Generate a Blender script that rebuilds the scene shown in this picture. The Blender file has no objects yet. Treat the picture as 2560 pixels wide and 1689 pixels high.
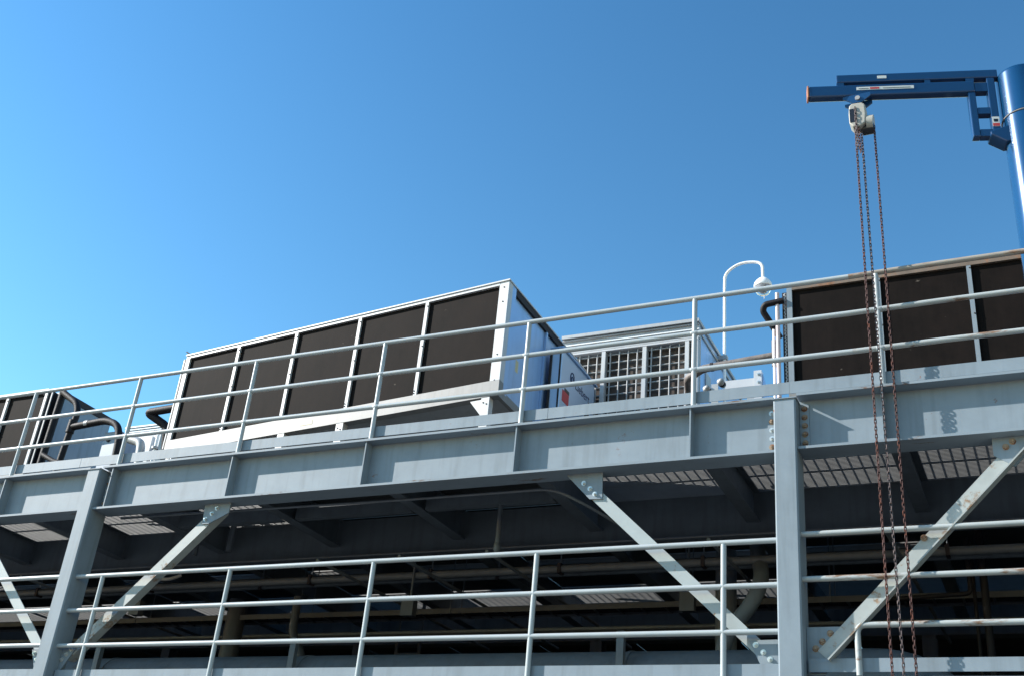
import bpy, bmesh, math, random
from mathutils import Vector, Matrix
random.seed(7)
S = bpy.context.scene
COL = S.collection
R = math.radians

# ---------------------------------------------------------------- camera
yaw, pit, rol = R(-27.285), R(27.808), R(5.746)
fw = Vector((math.sin(yaw)*math.cos(pit), math.cos(yaw)*math.cos(pit), math.sin(pit)))
rt = Vector((math.cos(yaw), -math.sin(yaw), 0)); up = rt.cross(fw)
r2 = rt*math.cos(rol)+up*math.sin(rol); u2 = up*math.cos(rol)-rt*math.sin(rol)
cd = bpy.data.cameras.new('camera'); cam = bpy.data.objects.new('camera', cd); COL.objects.link(cam)
M = Matrix((r2, u2, -fw)).transposed().to_4x4(); M.translation = Vector((3.170, -8.544, -4.145))
cam.matrix_world = M
cd.sensor_width = 36; cd.lens = 40.17; cd.clip_end = 3000; cd.clip_start = .05
S.camera = cam
# ---------------------------------------------------------------- light
SUN = Vector((-2.6, -1.0, 1.67)).normalized()          # towards the sun
w = bpy.data.worlds.new('World'); S.world = w; w.use_nodes = True
nt = w.node_tree; bg = nt.nodes['Background']
sky = nt.nodes.new('ShaderNodeTexSky'); sky.sky_type = 'NISHITA'; sky.sun_disc = False
sky.sun_elevation = math.asin(SUN.z); sky.sun_rotation = math.atan2(SUN.x, SUN.y)
sky.altitude = 0; sky.air_density = 1.5; sky.dust_density = .05; sky.ozone_density = 2.5
gm = nt.nodes.new('ShaderNodeGamma'); gm.inputs['Gamma'].default_value = 1.55
hs = nt.nodes.new('ShaderNodeHueSaturation'); hs.inputs['Hue'].default_value = .490; hs.inputs['Saturation'].default_value = 1.08
nt.links.new(sky.outputs[0], gm.inputs['Color']); nt.links.new(gm.outputs[0], hs.inputs['Color']); nt.links.new(hs.outputs[0], bg.inputs[0])
bg.inputs[1].default_value = .0525
ld = bpy.data.lights.new('sun', 'SUN'); ld.energy = 5.0; ld.angle = R(.53); ld.color = (1, .955, .89)
lo = bpy.data.objects.new('sun', ld); COL.objects.link(lo)
lo.rotation_euler = SUN.to_track_quat('Z', 'Y').to_euler(); lo.location = SUN*60
S.view_settings.view_transform = 'Standard'; S.view_settings.look = 'None'
S.view_settings.gamma = 1; S.view_settings.exposure = .87; S.view_settings.use_curve_mapping = False
S.render.engine = 'CYCLES'

# ---------------------------------------------------------------- materials
def mat(name, col, rough=.5, metal=0, var=.06, rust=0, rust_scale=3.0, scale=6, bump=0, coat=0, spec=.5,
        dirt=0, stretch=(1, 1, 1), rustcol=(.16, .055, .022)):
    m = bpy.data.materials.new(name); m.use_nodes = True
    n = m.node_tree.nodes; l = m.node_tree.links; b = n['Principled BSDF']
    b.inputs['Roughness'].default_value = rough; b.inputs['Metallic'].default_value = metal
    b.inputs['Coat Weight'].default_value = coat; b.inputs['Coat Roughness'].default_value = .08
    b.inputs['Specular IOR Level'].default_value = spec
    tc = n.new('ShaderNodeNewGeometry')
    mp = n.new('ShaderNodeMapping'); mp.inputs['Scale'].default_value = stretch
    l.new(tc.outputs['Position'], mp.inputs['Vector'])
    nz = n.new('ShaderNodeTexNoise'); nz.inputs['Scale'].default_value = scale; nz.inputs['Detail'].default_value = 6
    nz.inputs['Roughness'].default_value = .65
    l.new(mp.outputs[0], nz.inputs['Vector'])
    rp = n.new('ShaderNodeValToRGB')
    rp.color_ramp.elements[0].position = .3; rp.color_ramp.elements[1].position = .7
    rp.color_ramp.elements[0].color = (*[c*(1-var) for c in col], 1)
    rp.color_ramp.elements[1].color = (*[min(1, c*(1+var)) for c in col], 1)
    l.new(nz.outputs['Fac'], rp.inputs['Fac'])
    out = rp.outputs[0]
    if dirt:
        st = n.new('ShaderNodeMapping'); st.inputs['Scale'].default_value = (9, 9, .7)
        l.new(tc.outputs['Position'], st.inputs['Vector'])
        dn = n.new('ShaderNodeTexNoise'); dn.inputs['Scale'].default_value = 1.6; dn.inputs['Detail'].default_value = 5
        l.new(st.outputs[0], dn.inputs['Vector'])
        dr = n.new('ShaderNodeMapRange'); dr.inputs[1].default_value = .5; dr.inputs[2].default_value = .78
        dr.inputs[4].default_value = dirt; l.new(dn.outputs['Fac'], dr.inputs[0])
        mx = n.new('ShaderNodeMix'); mx.data_type = 'RGBA'; mx.inputs[7].default_value = (col[0]*.45, col[1]*.42, col[2]*.38, 1)
        l.new(dr.outputs[0], mx.inputs[0]); l.new(out, mx.inputs[6]); out = mx.outputs[2]
    if rust:
        rn = n.new('ShaderNodeTexNoise'); rn.inputs['Scale'].default_value = rust_scale; rn.inputs['Detail'].default_value = 9
        rn.inputs['Roughness'].default_value = .72
        l.new(mp.outputs[0], rn.inputs['Vector'])
        rr = n.new('ShaderNodeMapRange'); rr.inputs[1].default_value = .72-rust*.3; rr.inputs[2].default_value = .78-rust*.28
        l.new(rn.outputs['Fac'], rr.inputs[0])
        mx = n.new('ShaderNodeMix'); mx.data_type = 'RGBA'
        rc = n.new('ShaderNodeTexNoise'); rc.inputs['Scale'].default_value = 30; l.new(tc.outputs['Position'], rc.inputs['Vector'])
        rcr = n.new('ShaderNodeValToRGB'); rcr.color_ramp.elements[0].color = (*[c*.5 for c in rustcol], 1)
        rcr.color_ramp.elements[1].color = (*[c*1.7 for c in rustcol], 1); l.new(rc.outputs['Fac'], rcr.inputs['Fac'])
        l.new(rcr.outputs[0], mx.inputs[7])
        l.new(rr.outputs[0], mx.inputs[0]); l.new(out, mx.inputs[6]); out = mx.outputs[2]
        rm = n.new('ShaderNodeMapRange'); rm.inputs[3].default_value = rough; rm.inputs[4].default_value = .85
        l.new(rr.outputs[0], rm.inputs[0]); l.new(rm.outputs[0], b.inputs['Roughness'])
        if metal:
            rm2 = n.new('ShaderNodeMapRange'); rm2.inputs[3].default_value = metal; rm2.inputs[4].default_value = 0
            l.new(rr.outputs[0], rm2.inputs[0]); l.new(rm2.outputs[0], b.inputs['Metallic'])
    l.new(out, b.inputs['Base Color'])
    if bump:
        bp = n.new('ShaderNodeBump'); bp.inputs['Strength'].default_value = bump; bp.inputs['Distance'].default_value = .01
        bn = n.new('ShaderNodeTexNoise'); bn.inputs['Scale'].default_value = scale*5; bn.inputs['Detail'].default_value = 4
        l.new(mp.outputs[0], bn.inputs['Vector'])
        l.new(bn.outputs['Fac'], bp.inputs['Height']); l.new(bp.outputs[0], b.inputs['Normal'])
    return m

GREY = (.212, .257, .292)
M_ = {}
M_['paint'] = mat('painted_grey_steel', GREY, .5, var=.08, spec=.3, rust=.2, rust_scale=5, scale=4, dirt=.36)
M_['flange'] = mat('flange_paint', GREY, .55, var=.09, rust=.40, rust_scale=6, scale=5, stretch=(.25, 1, 1), spec=.3, rustcol=(.13, .07, .04))
M_['rail'] = mat('painted_rail', (.36, .395, .405), .38, var=.05, rust=.16, rust_scale=9, scale=8)
M_['rail_rusty'] = mat('worn_painted_rail', (.35, .375, .37), .5, var=.08, rust=.6, rust_scale=5, scale=9, stretch=(.4, 1, 1.8), rustcol=(.16, .095, .06))
M_['rail_brown'] = mat('rust_stained_rail', (.30, .27, .23), .6, var=.12, rust=.74, rust_scale=4, scale=9, stretch=(.35, 1, 1.6), rustcol=(.17, .085, .045))
M_['inner'] = mat('shaded_inner_steel', (.11, .128, .145), .55, var=.15, rust=.12, rust_scale=4, scale=3, dirt=.4)  # front steel's paint darkened to put the under-deck shade into the colour
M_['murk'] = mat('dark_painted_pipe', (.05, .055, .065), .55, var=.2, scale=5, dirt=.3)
M_['brace'] = mat('brace_paint', (.33, .37, .37), .5, var=.06, rust=.36, rust_scale=7, scale=6, rustcol=(.2, .1, .045))
M_['brace_worn'] = mat('brace_paint_worn', (.33, .355, .345), .55, var=.1, rust=.56, rust_scale=4.5, scale=6, rustcol=(.2, .13, .08))
M_['bolt'] = mat('zinc_bolt', (.55, .56, .54), .35, metal=.6, rust=.1, rust_scale=20)
M_['bolt_rust'] = mat('rusted_bolt', (.3, .22, .15), .7, metal=.2, rust=.7, rust_scale=25)
M_['grating'] = mat('galvanised_grating', (.25, .255, .255), .5, metal=.25, var=.1, rust=.1)
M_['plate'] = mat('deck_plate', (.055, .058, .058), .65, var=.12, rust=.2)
M_['white'] = mat('white_painted_frame', (.50, .505, .505), .38, var=.03, rust=.13, rust_scale=4, dirt=.12, rustcol=(.3, .15, .07))
M_['base'] = mat('weathered_base_rail', (.21, .207, .198), .45, var=.05, rust=.22, rust_scale=2.2, dirt=.35, rustcol=(.3, .15, .07))
M_['end'] = mat('end_panel_sky_tint', (.36, .50, .70), .36, metal=.5, var=.06, scale=2.5, dirt=.3)  # pale panel's blue is sky light in shade, put into the colour
M_['endgrey'] = mat('grey_end_panel_paint', (.20, .235, .285), .45, metal=.15, var=.08, scale=2.5, dirt=.35)
M_['boxpaint'] = mat('control_box_paint', (.50, .62, .76), .33, metal=.45, var=.03, scale=2)
M_['greymetal'] = mat('grey_sheet_metal', (.36, .37, .375), .5, metal=.2, var=.08, dirt=.3, rust=.1)
M_['seam_and_shade'] = mat('dark_seam_and_shade', (.035, .031, .034), .7, spec=.2)  # also colours the shade strips under the condenser roofs
M_['dark'] = mat('black_insulation', (.009, .007, .009), .6, spec=.25, var=.2, scale=12, bump=.3)
M_['lag'] = mat('brown_pipe_lagging', (.17, .145, .13), .6, var=.25, scale=10, bump=.4, rust=.2)
M_['pinkpipe'] = mat('faded_copper_pipe', (.62, .50, .48), .4, var=.1, scale=8)
M_['guard'] = mat('guard_bar_coating', (.31, .31, .31), .5, var=.08, rust=.12)
M_['rustcap'] = mat('rusted_cap_channel', (.16, .12, .09), .65, var=.25, scale=6, rust=.6, rust_scale=3, rustcol=(.2, .10, .055))
M_['blue'] = mat('crane_blue_paint', (.0035, .042, .125), .34, var=.05, coat=.6, scale=3)
M_['bluemast'] = mat('crane_mast_blue', (.003, .05, .135), .21, metal=.3, var=.06, coat=1, scale=3)
M_['orange'] = mat('orange_end_cap', (.36, .14, .065), .5)
M_['hoist'] = mat('cream_hoist_paint', (.36, .345, .30), .45, var=.06, rust=.15, rust_scale=14)
M_['chain'] = mat('rusty_chain', (.07, .03, .026), .6, metal=.3, var=.3, scale=25, rust=.6, rust_scale=12, rustcol=(.115, .035, .02))
M_['chain_grey'] = mat('steel_chain', (.10, .075, .075), .55, metal=.3, var=.3, scale=25, rust=.4, rust_scale=14)
M_['camwhite'] = mat('white_pole_paint', (.84, .84, .83), .3, var=.02)
M_['black'] = mat('black_plastic', (.015, .015, .017), .3)
M_['red'] = mat('red_sticker', (.5, .05, .05), .5)
M_['print'] = mat('navy_print', (.015, .03, .09), .5)
M_['sticker'] = mat('pale_sticker', (.68, .68, .64), .5, var=.04)
M_['yellow'] = mat('faded_yellow_sticker', (.62, .52, .28), .5, var=.1)
M_['concrete'] = mat('asphalt_ground', (.108, .107, .103), .85, var=.12, scale=.6, bump=.2)
M_['wall'] = mat('added_wall_grey', (.16, .17, .18), .7, var=.1)
# smoked dome
m = bpy.data.materials.new('clear_dome'); m.use_nodes = True; b = m.node_tree.nodes['Principled BSDF']
b.inputs['Base Color'].default_value = (.8, .82, .85, 1); b.inputs['Roughness'].default_value = .04
b.inputs['Transmission Weight'].default_value = .85; b.inputs['IOR'].default_value = 1.1
M_['dome'] = m
# coil: dark fins
m = mat('coil_fins', (.006, .0045, .004), .75, var=.35, scale=14, stretch=(1, 1, .12)); n = m.node_tree.nodes; l = m.node_tree.links
b = n['Principled BSDF']; b.inputs['Specular IOR Level'].default_value = .08
g = n.new('ShaderNodeNewGeometry'); mp = n.new('ShaderNodeMapping'); mp.inputs['Scale'].default_value = (1, 1, 1)
l.new(g.outputs['Position'], mp.inputs['Vector'])
v = n.new('ShaderNodeTexNoise'); v.inputs['Scale'].default_value = 2.6; v.inputs['Detail'].default_value = 9; v.inputs['Roughness'].default_value = .75
l.new(mp.outputs[0], v.inputs['Vector'])
mr = n.new('ShaderNodeMapRange'); mr.inputs[1].default_value = .38; mr.inputs[2].default_value = .72; mr.inputs[4].default_value = .8
l.new(v.outputs['Fac'], mr.inputs[0])
mx = n.new('ShaderNodeMix'); mx.data_type = 'RGBA'; mx.inputs[7].default_value = (.0135, .0092, .0076, 1)
src = b.inputs['Base Color'].links[0].from_socket
l.new(mr.outputs[0], mx.inputs[0]); l.new(src, mx.inputs[6])
# scattered bent-fin flecks in a paler colour
mf = n.new('ShaderNodeMapping'); mf.inputs['Scale'].default_value = (9, 9, 17); mf.inputs['Rotation'].default_value = (0, .5, 0)
l.new(g.outputs['Position'], mf.inputs['Vector'])
fl = n.new('ShaderNodeTexNoise'); fl.inputs['Scale'].default_value = 1.0; fl.inputs['Detail'].default_value = 3; l.new(mf.outputs[0], fl.inputs['Vector'])
fr = n.new('ShaderNodeMapRange'); fr.inputs[1].default_value = .735; fr.inputs[2].default_value = .78; fr.inputs[4].default_value = .7
l.new(fl.outputs['Fac'], fr.inputs[0])
m2 = n.new('ShaderNodeMix'); m2.data_type = 'RGBA'; m2.inputs[7].default_value = (.14, .12, .10, 1)
l.new(fr.outputs[0], m2.inputs[0]); l.new(mx.outputs[2], m2.inputs[6]); l.new(m2.outputs[2], b.inputs['Base Color'])
M_['coil'] = m

# ---------------------------------------------------------------- helpers
class MB:
    def __init__(s): s.v = []; s.f = []; s.sm = []
    def add(s, vs, fs, smooth=False):
        o = len(s.v); s.v += [tuple(x) for x in vs]; s.f += [tuple(i+o for i in f) for f in fs]; s.sm += [smooth]*len(fs); return s
    def corners(s, c):      # 8 corners: bottom 4 ccw, top 4 ccw
        return s.add(c, [(0, 3, 2, 1), (4, 5, 6, 7), (0, 1, 5, 4), (1, 2, 6, 5), (2, 3, 7, 6), (3, 0, 4, 7)])
    def box(s, x0, x1, y0, y1, z0, z1):
        return s.corners([(x0, y0, z0), (x1, y0, z0), (x1, y1, z0), (x0, y1, z0), (x0, y0, z1), (x1, y0, z1), (x1, y1, z1), (x0, y1, z1)])
    def bbox(s, x0, x1, y0, y1, z0, z1, c=.006):   # box with chamfered long edges along z
        pts = [(x0+c, y0), (x1-c, y0), (x1, y0+c), (x1, y1-c), (x1-c, y1), (x0+c, y1), (x0, y1-c), (x0, y0+c)]
        vs = [(x, y, z0) for x, y in pts]+[(x, y, z1) for x, y in pts]
        return s.add(vs, [tuple(range(7, -1, -1)), tuple(range(8, 16))]+[(i, (i+1) % 8, (i+1) % 8+8, i+8) for i in range(8)])
    def bar(s, a, b, wx, wz, upv=(0, 0, 1)):        # rectangular bar between points
        a = Vector(a); b = Vector(b); d = (b-a).normalized(); u = Vector(upv)
        sd = d.cross(u).normalized(); u = sd.cross(d).normalized()
        c = []
        for p in (a, b):
            c += [p-sd*wx/2-u*wz/2, p+sd*wx/2-u*wz/2, p+sd*wx/2+u*wz/2, p-sd*wx/2+u*wz/2]
        return s.add(c, [(0, 3, 2, 1), (4, 5, 6, 7), (0, 1, 5, 4), (1, 2, 6, 5), (2, 3, 7, 6), (3, 0, 4, 7)])
    def poly(s, pts, thick, axis=1):    # prism from 2d polygon (x,z) extruded along +y from y in pts[2]
        n = len(pts); a = [Vector(p) for p in pts]; e = Vector((0, thick, 0)) if axis == 1 else Vector((thick, 0, 0))
        vs = a+[p+e for p in a]
        return s.add(vs, [tuple(range(n)), tuple(range(2*n-1, n-1, -1))]+[(i, i+n, (i+1) % n+n, (i+1) % n) for i in range(n)])
    def tube(s, pts, r, seg=12, closed=False, caps=True):
        P = [Vector(p) for p in pts]; n = len(P); rs = r if isinstance(r, (list, tuple)) else [r]*n
        T = []
        for i in range(n):
            if closed: t = P[(i+1) % n]-P[i-1]
            else: t = P[min(i+1, n-1)]-P[max(i-1, 0)]
            T.append(t.normalized())
        u = T[0].orthogonal().normalized(); vs = []; 
        for i in range(n):
            u = (u-T[i]*u.dot(T[i])).normalized(); v = T[i].cross(u)
            for k in range(seg):
                an = 2*math.pi*k/seg; vs.append(P[i]+(u*math.cos(an)+v*math.sin(an))*rs[i])
        fs = []
        for i in range(n if closed else n-1):
            j = (i+1) % n
            for k in range(seg): fs.append((i*seg+k, i*seg+(k+1) % seg, j*seg+(k+1) % seg, j*seg+k))
        s.add(vs, fs, True)
        if caps and not closed:
            s.add(vs[:seg], [tuple(range(seg-1, -1, -1))]); s.add(vs[-seg:], [tuple(range(seg))])
        return s
    def lathe(s, prof, center, seg=24):   # profile [(r,z)] about z
        c = Vector(center); vs = []; fs = []
        for r, z in prof:
            for k in range(seg):
                a = 2*math.pi*k/seg; vs.append((c.x+r*math.cos(a), c.y+r*math.sin(a), c.z+z))
        for i in range(len(prof)-1):
            for k in range(seg): fs.append((i*seg+k, i*seg+(k+1) % seg, (i+1)*seg+(k+1) % seg, (i+1)*seg+k))
        return s.add(vs, fs, True)
    def mesh(s, name, m):
        me = bpy.data.meshes.new(name); me.from_pydata(s.v, [], s.f); me.materials.append(M_[m])
        me.polygons.foreach_set('use_smooth', s.sm); me.update(); return me
    def build(s, name, m, parent=None, bevel=0):
        o = bpy.data.objects.new(name, s.mesh(name, m)); COL.objects.link(o)
        if parent: o.parent = parent
        if bevel:
            md = o.modifiers.new('bevel', 'BEVEL'); md.width = bevel; md.segments = 2; md.limit_method = 'ANGLE'
        return o
def obj(name, me, parent=None, loc=(0, 0, 0), rot=None):
    o = bpy.data.objects.new(name, me); COL.objects.link(o); o.location = loc
    if rot: o.rotation_euler = rot
    if parent: o.parent = parent
    return o
def tag(o, label, cat, group=None):
    o['label'] = label; o['category'] = cat
    if group: o['group'] = group
    return o
def thing(name, label, cat, loc=(0, 0, 0), group=None):
    o = bpy.data.objects.new(name, None); COL.objects.link(o); o.empty_display_size = .2
    o.location = (0, 0, 0)
    return tag(o, label, cat, group)
def struct(o): o['kind'] = 'structure'; return o
def arc(c, r, a0, a1, n, ax=(1, 0, 0), ay=(0, 0, 1)):
    c = Vector(c); ax = Vector(ax); ay = Vector(ay)
    return [c+ax*r*math.cos(R(a0+(a1-a0)*i/n))+ay*r*math.sin(R(a0+(a1-a0)*i/n)) for i in range(n+1)]
def smooth_path(pts, rad=.1, n=6):      # round the corners of a polyline
    P = [Vector(p) for p in pts]; out = [P[0]]
    for i in range(1, len(P)-1):
        a, b, c = P[i-1], P[i], P[i+1]
        d1 = (a-b); d2 = (c-b); k = min(rad, d1.length*.48, d2.length*.48)
        p0 = b+d1.normalized()*k; p1 = b+d2.normalized()*k
        for t in range(n+1):
            q = t/n; out.append(p0*(1-q)**2+b*2*q*(1-q)+p1*q*q)
    out.append(P[-1]); return out
# shared bolt meshes: hex head on -Y face and head on +X/-X face
def hexmesh(name, m, r=.017, h=.014):
    b = MB(); vs = []
    for y in (0, -h):
        for k in range(6):
            a = R(60*k+15); vs.append((r*math.cos(a), y, r*math.sin(a)))
    b.add(vs, [tuple(range(6)), tuple(range(11, 5, -1))]+[(i, i+6, (i+1) % 6+6, (i+1) % 6) for i in range(6)])
    wv = []
    for y in (.0, -.003):
        for k in range(12):
            a = R(30*k); wv.append((r*1.35*math.cos(a), y, r*1.35*math.sin(a)))
    b.add(wv, [tuple(range(23, 11, -1))]+[(i, i+12, (i+1) % 12+12, (i+1) % 12) for i in range(12)])
    b.tube([(0, -h, 0), (0, -h-.012, 0)], r*.5, 8)
    return b.mesh(name, m)
BOLT = hexmesh('bolt', 'bolt'); BOLTR = hexmesh('bolt', 'bolt_rust', .019, .018)
SCREW = MB().tube([(0, 0, 0), (0, -.004, 0)], .0085, 8).mesh('screw', 'seam_and_shade')
def bolt(parent, x, y, z, rusty=False): return obj('bolt', BOLTR if rusty else BOLT, parent, (x, y, z))
ORD = ['first', 'second', 'third', 'fourth', 'fifth', 'sixth', 'seventh', 'eighth', 'ninth', 'tenth']

# ---------------------------------------------------------------- dimensions
PS, P0 = 1.5888, -9.0078
post_x = [P0+PS*i for i in range(-2, 10)]            # 0 -> i=-2
px = lambda i: P0+PS*i+(.03 if i == 6 else 0)
QS, Q0 = 1.611, -8.8434
ZL = -2.277                                         # lower deck
H = (.362, .7174, 1.07)
CL, CC = -6.07, 1.343                               # column centre lines
XW, XE = -15.0, 7.0                                 # platform ends
FZ = -.469                                          # bottom flange top
GROUND = -5.75

# ================================================================= setting
g = MB().add([(-400, -400, GROUND), (400, -400, GROUND), (400, 400, GROUND), (-400, 400, GROUND)], [(0, 1, 2, 3)]).build('ground', 'concrete'); struct(g)

# upper deck
ud = bpy.data.objects.new('upper_deck', None); COL.objects.link(ud); struct(ud)
def grating_mesh(wx, wy):
    b = MB(); n = max(2, round(wy/.03))
    for i in range(n+1):
        y = min(i*wy/n, wy-.005); b.box(0, wx, y, y+.005, -.046, 0)
    k = max(2, round(wx/.1016))
    for i in range(k+1):
        x = min(i*wx/k, wx-.007); b.box(x, x+.007, .006, wy-.006, -.008, .001)
    for x in (0, wx-.006): b.box(x-.001, x+.007, -.001, wy+.001, -.0465, .0015)
    return b.mesh('grating_panel', 'grating')
GW = PS-.012
G1 = grating_mesh(GW, .655); G2 = grating_mesh(GW, .39); G3 = grating_mesh(GW, .70); G4 = grating_mesh(GW, .12)
PLT = {}
def plate(x, y, wx, wy):
    k = (round(wx, 3), round(wy, 3))
    if k not in PLT: PLT[k] = MB().box(0, wx, 0, wy, -.008, 0).mesh('deck_plate', 'plate')
    obj('deck_plate', PLT[k], ud, (x, y, -.012))
for i in range(-4, 10):
    x = px(i)+.006
    solid = i in (3, 4)
    for y, me, wy in ((.19, G1, .655), (.86, G1, .655), (1.53, G2, .39)):
        if solid: plate(x, y, GW, wy)
        else: obj('grating_panel', me, ud, (x, y, 0))
    if i >= 7:
        obj('grating_panel', G3, ud, (x, 1.94, 0)); obj('grating_panel', G3, ud, (x, 2.66, 0)); plate(x, 3.39, GW, 1.4)
    else:
        plate(x, 1.94, GW, .86); obj('grating_panel', G4, ud, (x, 2.81, 0)); plate(x, 2.945, GW, .76); obj('grating_panel', G4, ud, (x, 3.715, 0)); plate(x, 3.85, GW, .98)
    obj('grating_panel', G3, ud, (x, 4.84, 0))
    plate(x, 5.57, GW, 5.4)
# lower deck
ld_ = MB().box(XW, XE, .2, 11, ZL-.02, ZL-.004).build('lower_deck', 'plate'); struct(ld_)
# ribbed wall added behind the platform to keep the under-deck dark
bw = MB()
for i in range(int((XE-XW)/.3)):
    x = XW+i*.3; bw.box(x, x+.27, 9.0, 9.05, ZL, -.02)
bw.box(XW, XE, 9.03, 9.12, ZL, -.02)
tag(bw.build('added_back_wall', 'wall'), 'added ribbed wall deep behind the pipework, keeping the space under the upper deck dark', 'wall')
for x, nm in ((XW, 'far left'), (XE, 'far right')):  # walls added to keep light from entering at the open ends
    tag(MB().box(x-.1, x, .3, 9.1, ZL, -.05).build('added_end_wall', 'wall'), f'added dark wall keeping light out of the {nm} end of the lower deck', 'wall')

# ================================================================= steel frame
def column(name, cx, label):
    t = thing(name, label, 'column')
    MB().bbox(cx-.09, cx+.09, -.09, .165, GROUND+.02, -.045, .012).build('shaft', 'paint', t)
    MB().box(cx-.1, cx+.1, -.1, .175, -.044, -.036).build('cap_plate', 'paint', t)
    MB().box(cx-.2, cx+.2, -.22, .3, GROUND, GROUND+.019).build('base_plate', 'paint', t)
    return t
column('steel_column', CL, 'square grey steel column nearer the left edge of the photo')
column('steel_column', CC, 'square grey steel column standing between the two knee braces near the chains')

def girder(name, x0, x1, zt, stiffx, boltx, label, depth=.491, y0=-.06, y1=.18, m='paint', conn=None):
    t = thing(name, label, 'beam')
    MB().box(x0, x1, y0, y1, zt-.022, zt).build('top_flange', 'flange' if m == 'paint' else m, t)
    MB().box(x0, x1, y0, y1, zt-depth, zt-depth+.022).build('bottom_flange', 'flange' if m == 'paint' else m, t)
    yc = (y0+y1)/2
    MB().box(x0+.002, x1-.002, yc, yc+.012, zt-depth+.0222, zt-.0222).build('web', m, t)
    for sx in stiffx:
        MB().box(sx-.006, sx+.006, y0+.012, yc-.0005, zt-depth+.0224, zt-.0224).build('stiffener', m, t)
    for cx, sgn in boltx:
        MB().box(min(cx, cx+sgn*.075), max(cx, cx+sgn*.075), yc-.012, yc-.0006, zt-depth+.07, zt-.06).build('connection_plate', m, t)
        for k in range(5): bolt(t, cx+sgn*.04, yc-.012, zt-.1-k*.075, k % 3 == 1 or cx > 1.4)
    return t
girder('steel_girder', XW, CL-.092, 0, [px(i)-.012 for i in (-1, 0, 1)], [(CL-.094, -1)], 'grey steel girder running off the left edge under the upper railing')
girder('steel_girder', CL+.092, CC-.092, 0, [px(i)-.012 for i in (2, 3, 4, 5, 6)], [(CL+.094, 1), (CC-.094, -1)], 'long grey steel girder with stiffeners spanning between the two columns')
girder('steel_girder', CC+.092, XE, .012, [px(i)-.012 for i in (7, 8, 9)], [(CC+.094, 1)], 'grey steel girder behind the chains, right of the right-hand column')
# lower girders (top flange just enters the photo's lower edge)
LY = dict(y0=-.06, y1=.18)
girder('lower_girder', XW, CL-.092, ZL, [], [], 'lower deck edge beam at the bottom left corner', **LY)
girder('lower_girder', CL+.092, CC-.092, ZL, [], [], 'lower deck edge beam along the bottom edge between the columns', **LY)
girder('lower_girder', CC+.092, XE, ZL+.02, [], [], 'lower deck edge beam under the chains at bottom right', **LY)

# ---- knee braces
def angle_brace(t, a, b, w, side, outward, m, yf=.075):
    # front leg in the xz plane, outstanding leg along the lower edge
    a = Vector((a[0], 0, a[1])); b = Vector((b[0], 0, b[1])); d = (b-a).normalized(); nrm = Vector((-d.z, 0, d.x))
    if nrm.z > 0: nrm = -nrm                        # towards the lower edge
    y0, y1 = (yf, yf+.011)
    c = []
    for y in (y0, y1):
        for p, s in ((a, -w/2), (b, -w/2), (b, w/2), (a, w/2)):
            q = p+nrm*s; c.append((q.x, y, q.z))
    mb = MB().add(c, [(0, 1, 2, 3), (7, 6, 5, 4), (0, 4, 5, 1), (1, 5, 6, 2), (2, 6, 7, 3), (3, 7, 4, 0)])
    mb.build('front_leg', m, t)
    o0, o1 = (y0-.085, y0-.0005) if outward else (y1+.0005, y1+.09)
    c = []
    for y in (o0, o1):
        for p, s in ((a, w/2-.011), (b, w/2-.011), (b, w/2), (a, w/2)):
            q = p+nrm*s; c.append((q.x, y, q.z))
    MB().add(c, [(0, 1, 2, 3), (7, 6, 5, 4), (0, 4, 5, 1), (1, 5, 6, 2), (2, 6, 7, 3), (3, 7, 4, 0)]).build('outstanding_leg', m, t)
def gusset(t, pts, bolts, y=.06, th=.014, rusty=False):
    MB().poly([(x, y, z) for x, z in pts], th).build('gusset_plate', 'paint', t)
    for x, z in bolts: bolt(t, x, y, z, rusty)
fb = FZ-.0225
t = thing('knee_brace', 'grey angle brace falling to the right-hand column from the middle of the long girder', 'brace')
angle_brace(t, (-.46, -.555), (1.17, -2.105), .106, 1, False, 'brace')
gusset(t, [(-.60, fb), (-.37, -.73), (-.255, -.735), (-.262, fb)], [(-.431, -.581), (-.37, -.636), (-.323, -.688)])
gusset(t, [(1.0, -1.96), (1.09, -2.15), (1.251, -2.15), (1.251, -1.955)], [(1.052, -1.994), (1.109, -2.051), (1.16, -2.103)])
t = thing('knee_brace', 'rust streaked angle brace rising rightward from the left-hand column', 'brace')
angle_brace(t, (-5.93, -2.0), (-4.37, -.535), .106, 1, False, 'brace_worn')
gusset(t, [(-4.565, fb), (-4.552, -.70), (-4.47, -.70), (-4.244, -.60), (-4.24, fb)], [(-4.40, -.545), (-4.453, -.597), (-4.519, -.652)])
gusset(t, [(-5.979, -1.894), (-5.979, -2.18), (-5.93, -2.12), (-5.80, -1.905)], [(-5.863, -1.935), (-5.909, -1.984), (-5.955, -2.036)])
t = thing('knee_brace', 'rusty edged angle brace rising behind the chains to the right edge', 'brace')
angle_brace(t, (1.56, -2.09), (3.14, -.46), .125, 1, True, 'brace_worn', yf=.05)
gusset(t, [(1.436, -1.87), (1.436, -2.22), (1.56, -2.22), (1.74, -1.93), (1.68, -1.87)], [(1.50, -2.03), (1.55, -1.98), (1.61, -1.92)], y=.055, rusty=True)
gusset(t, [(2.86, fb+.012), (2.86, -.62), (3.0, -.72), (3.22, fb+.012)], [(2.95, -.56), (3.0, -.52), (2.32, -1.23)], y=.045, rusty=True)
t = thing('knee_brace', 'grey angle brace at the left edge leaning down to the left-hand column', 'brace')
angle_brace(t, (-7.78, -.535), (-6.2, -2.03), .106, 1, False, 'brace')
gusset(t, [(-7.95, fb), (-7.72, -.72), (-7.58, -.72), (-7.6, fb)], [(-7.78, -.58), (-7.72, -.636), (-7.67, -.688)])
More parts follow.
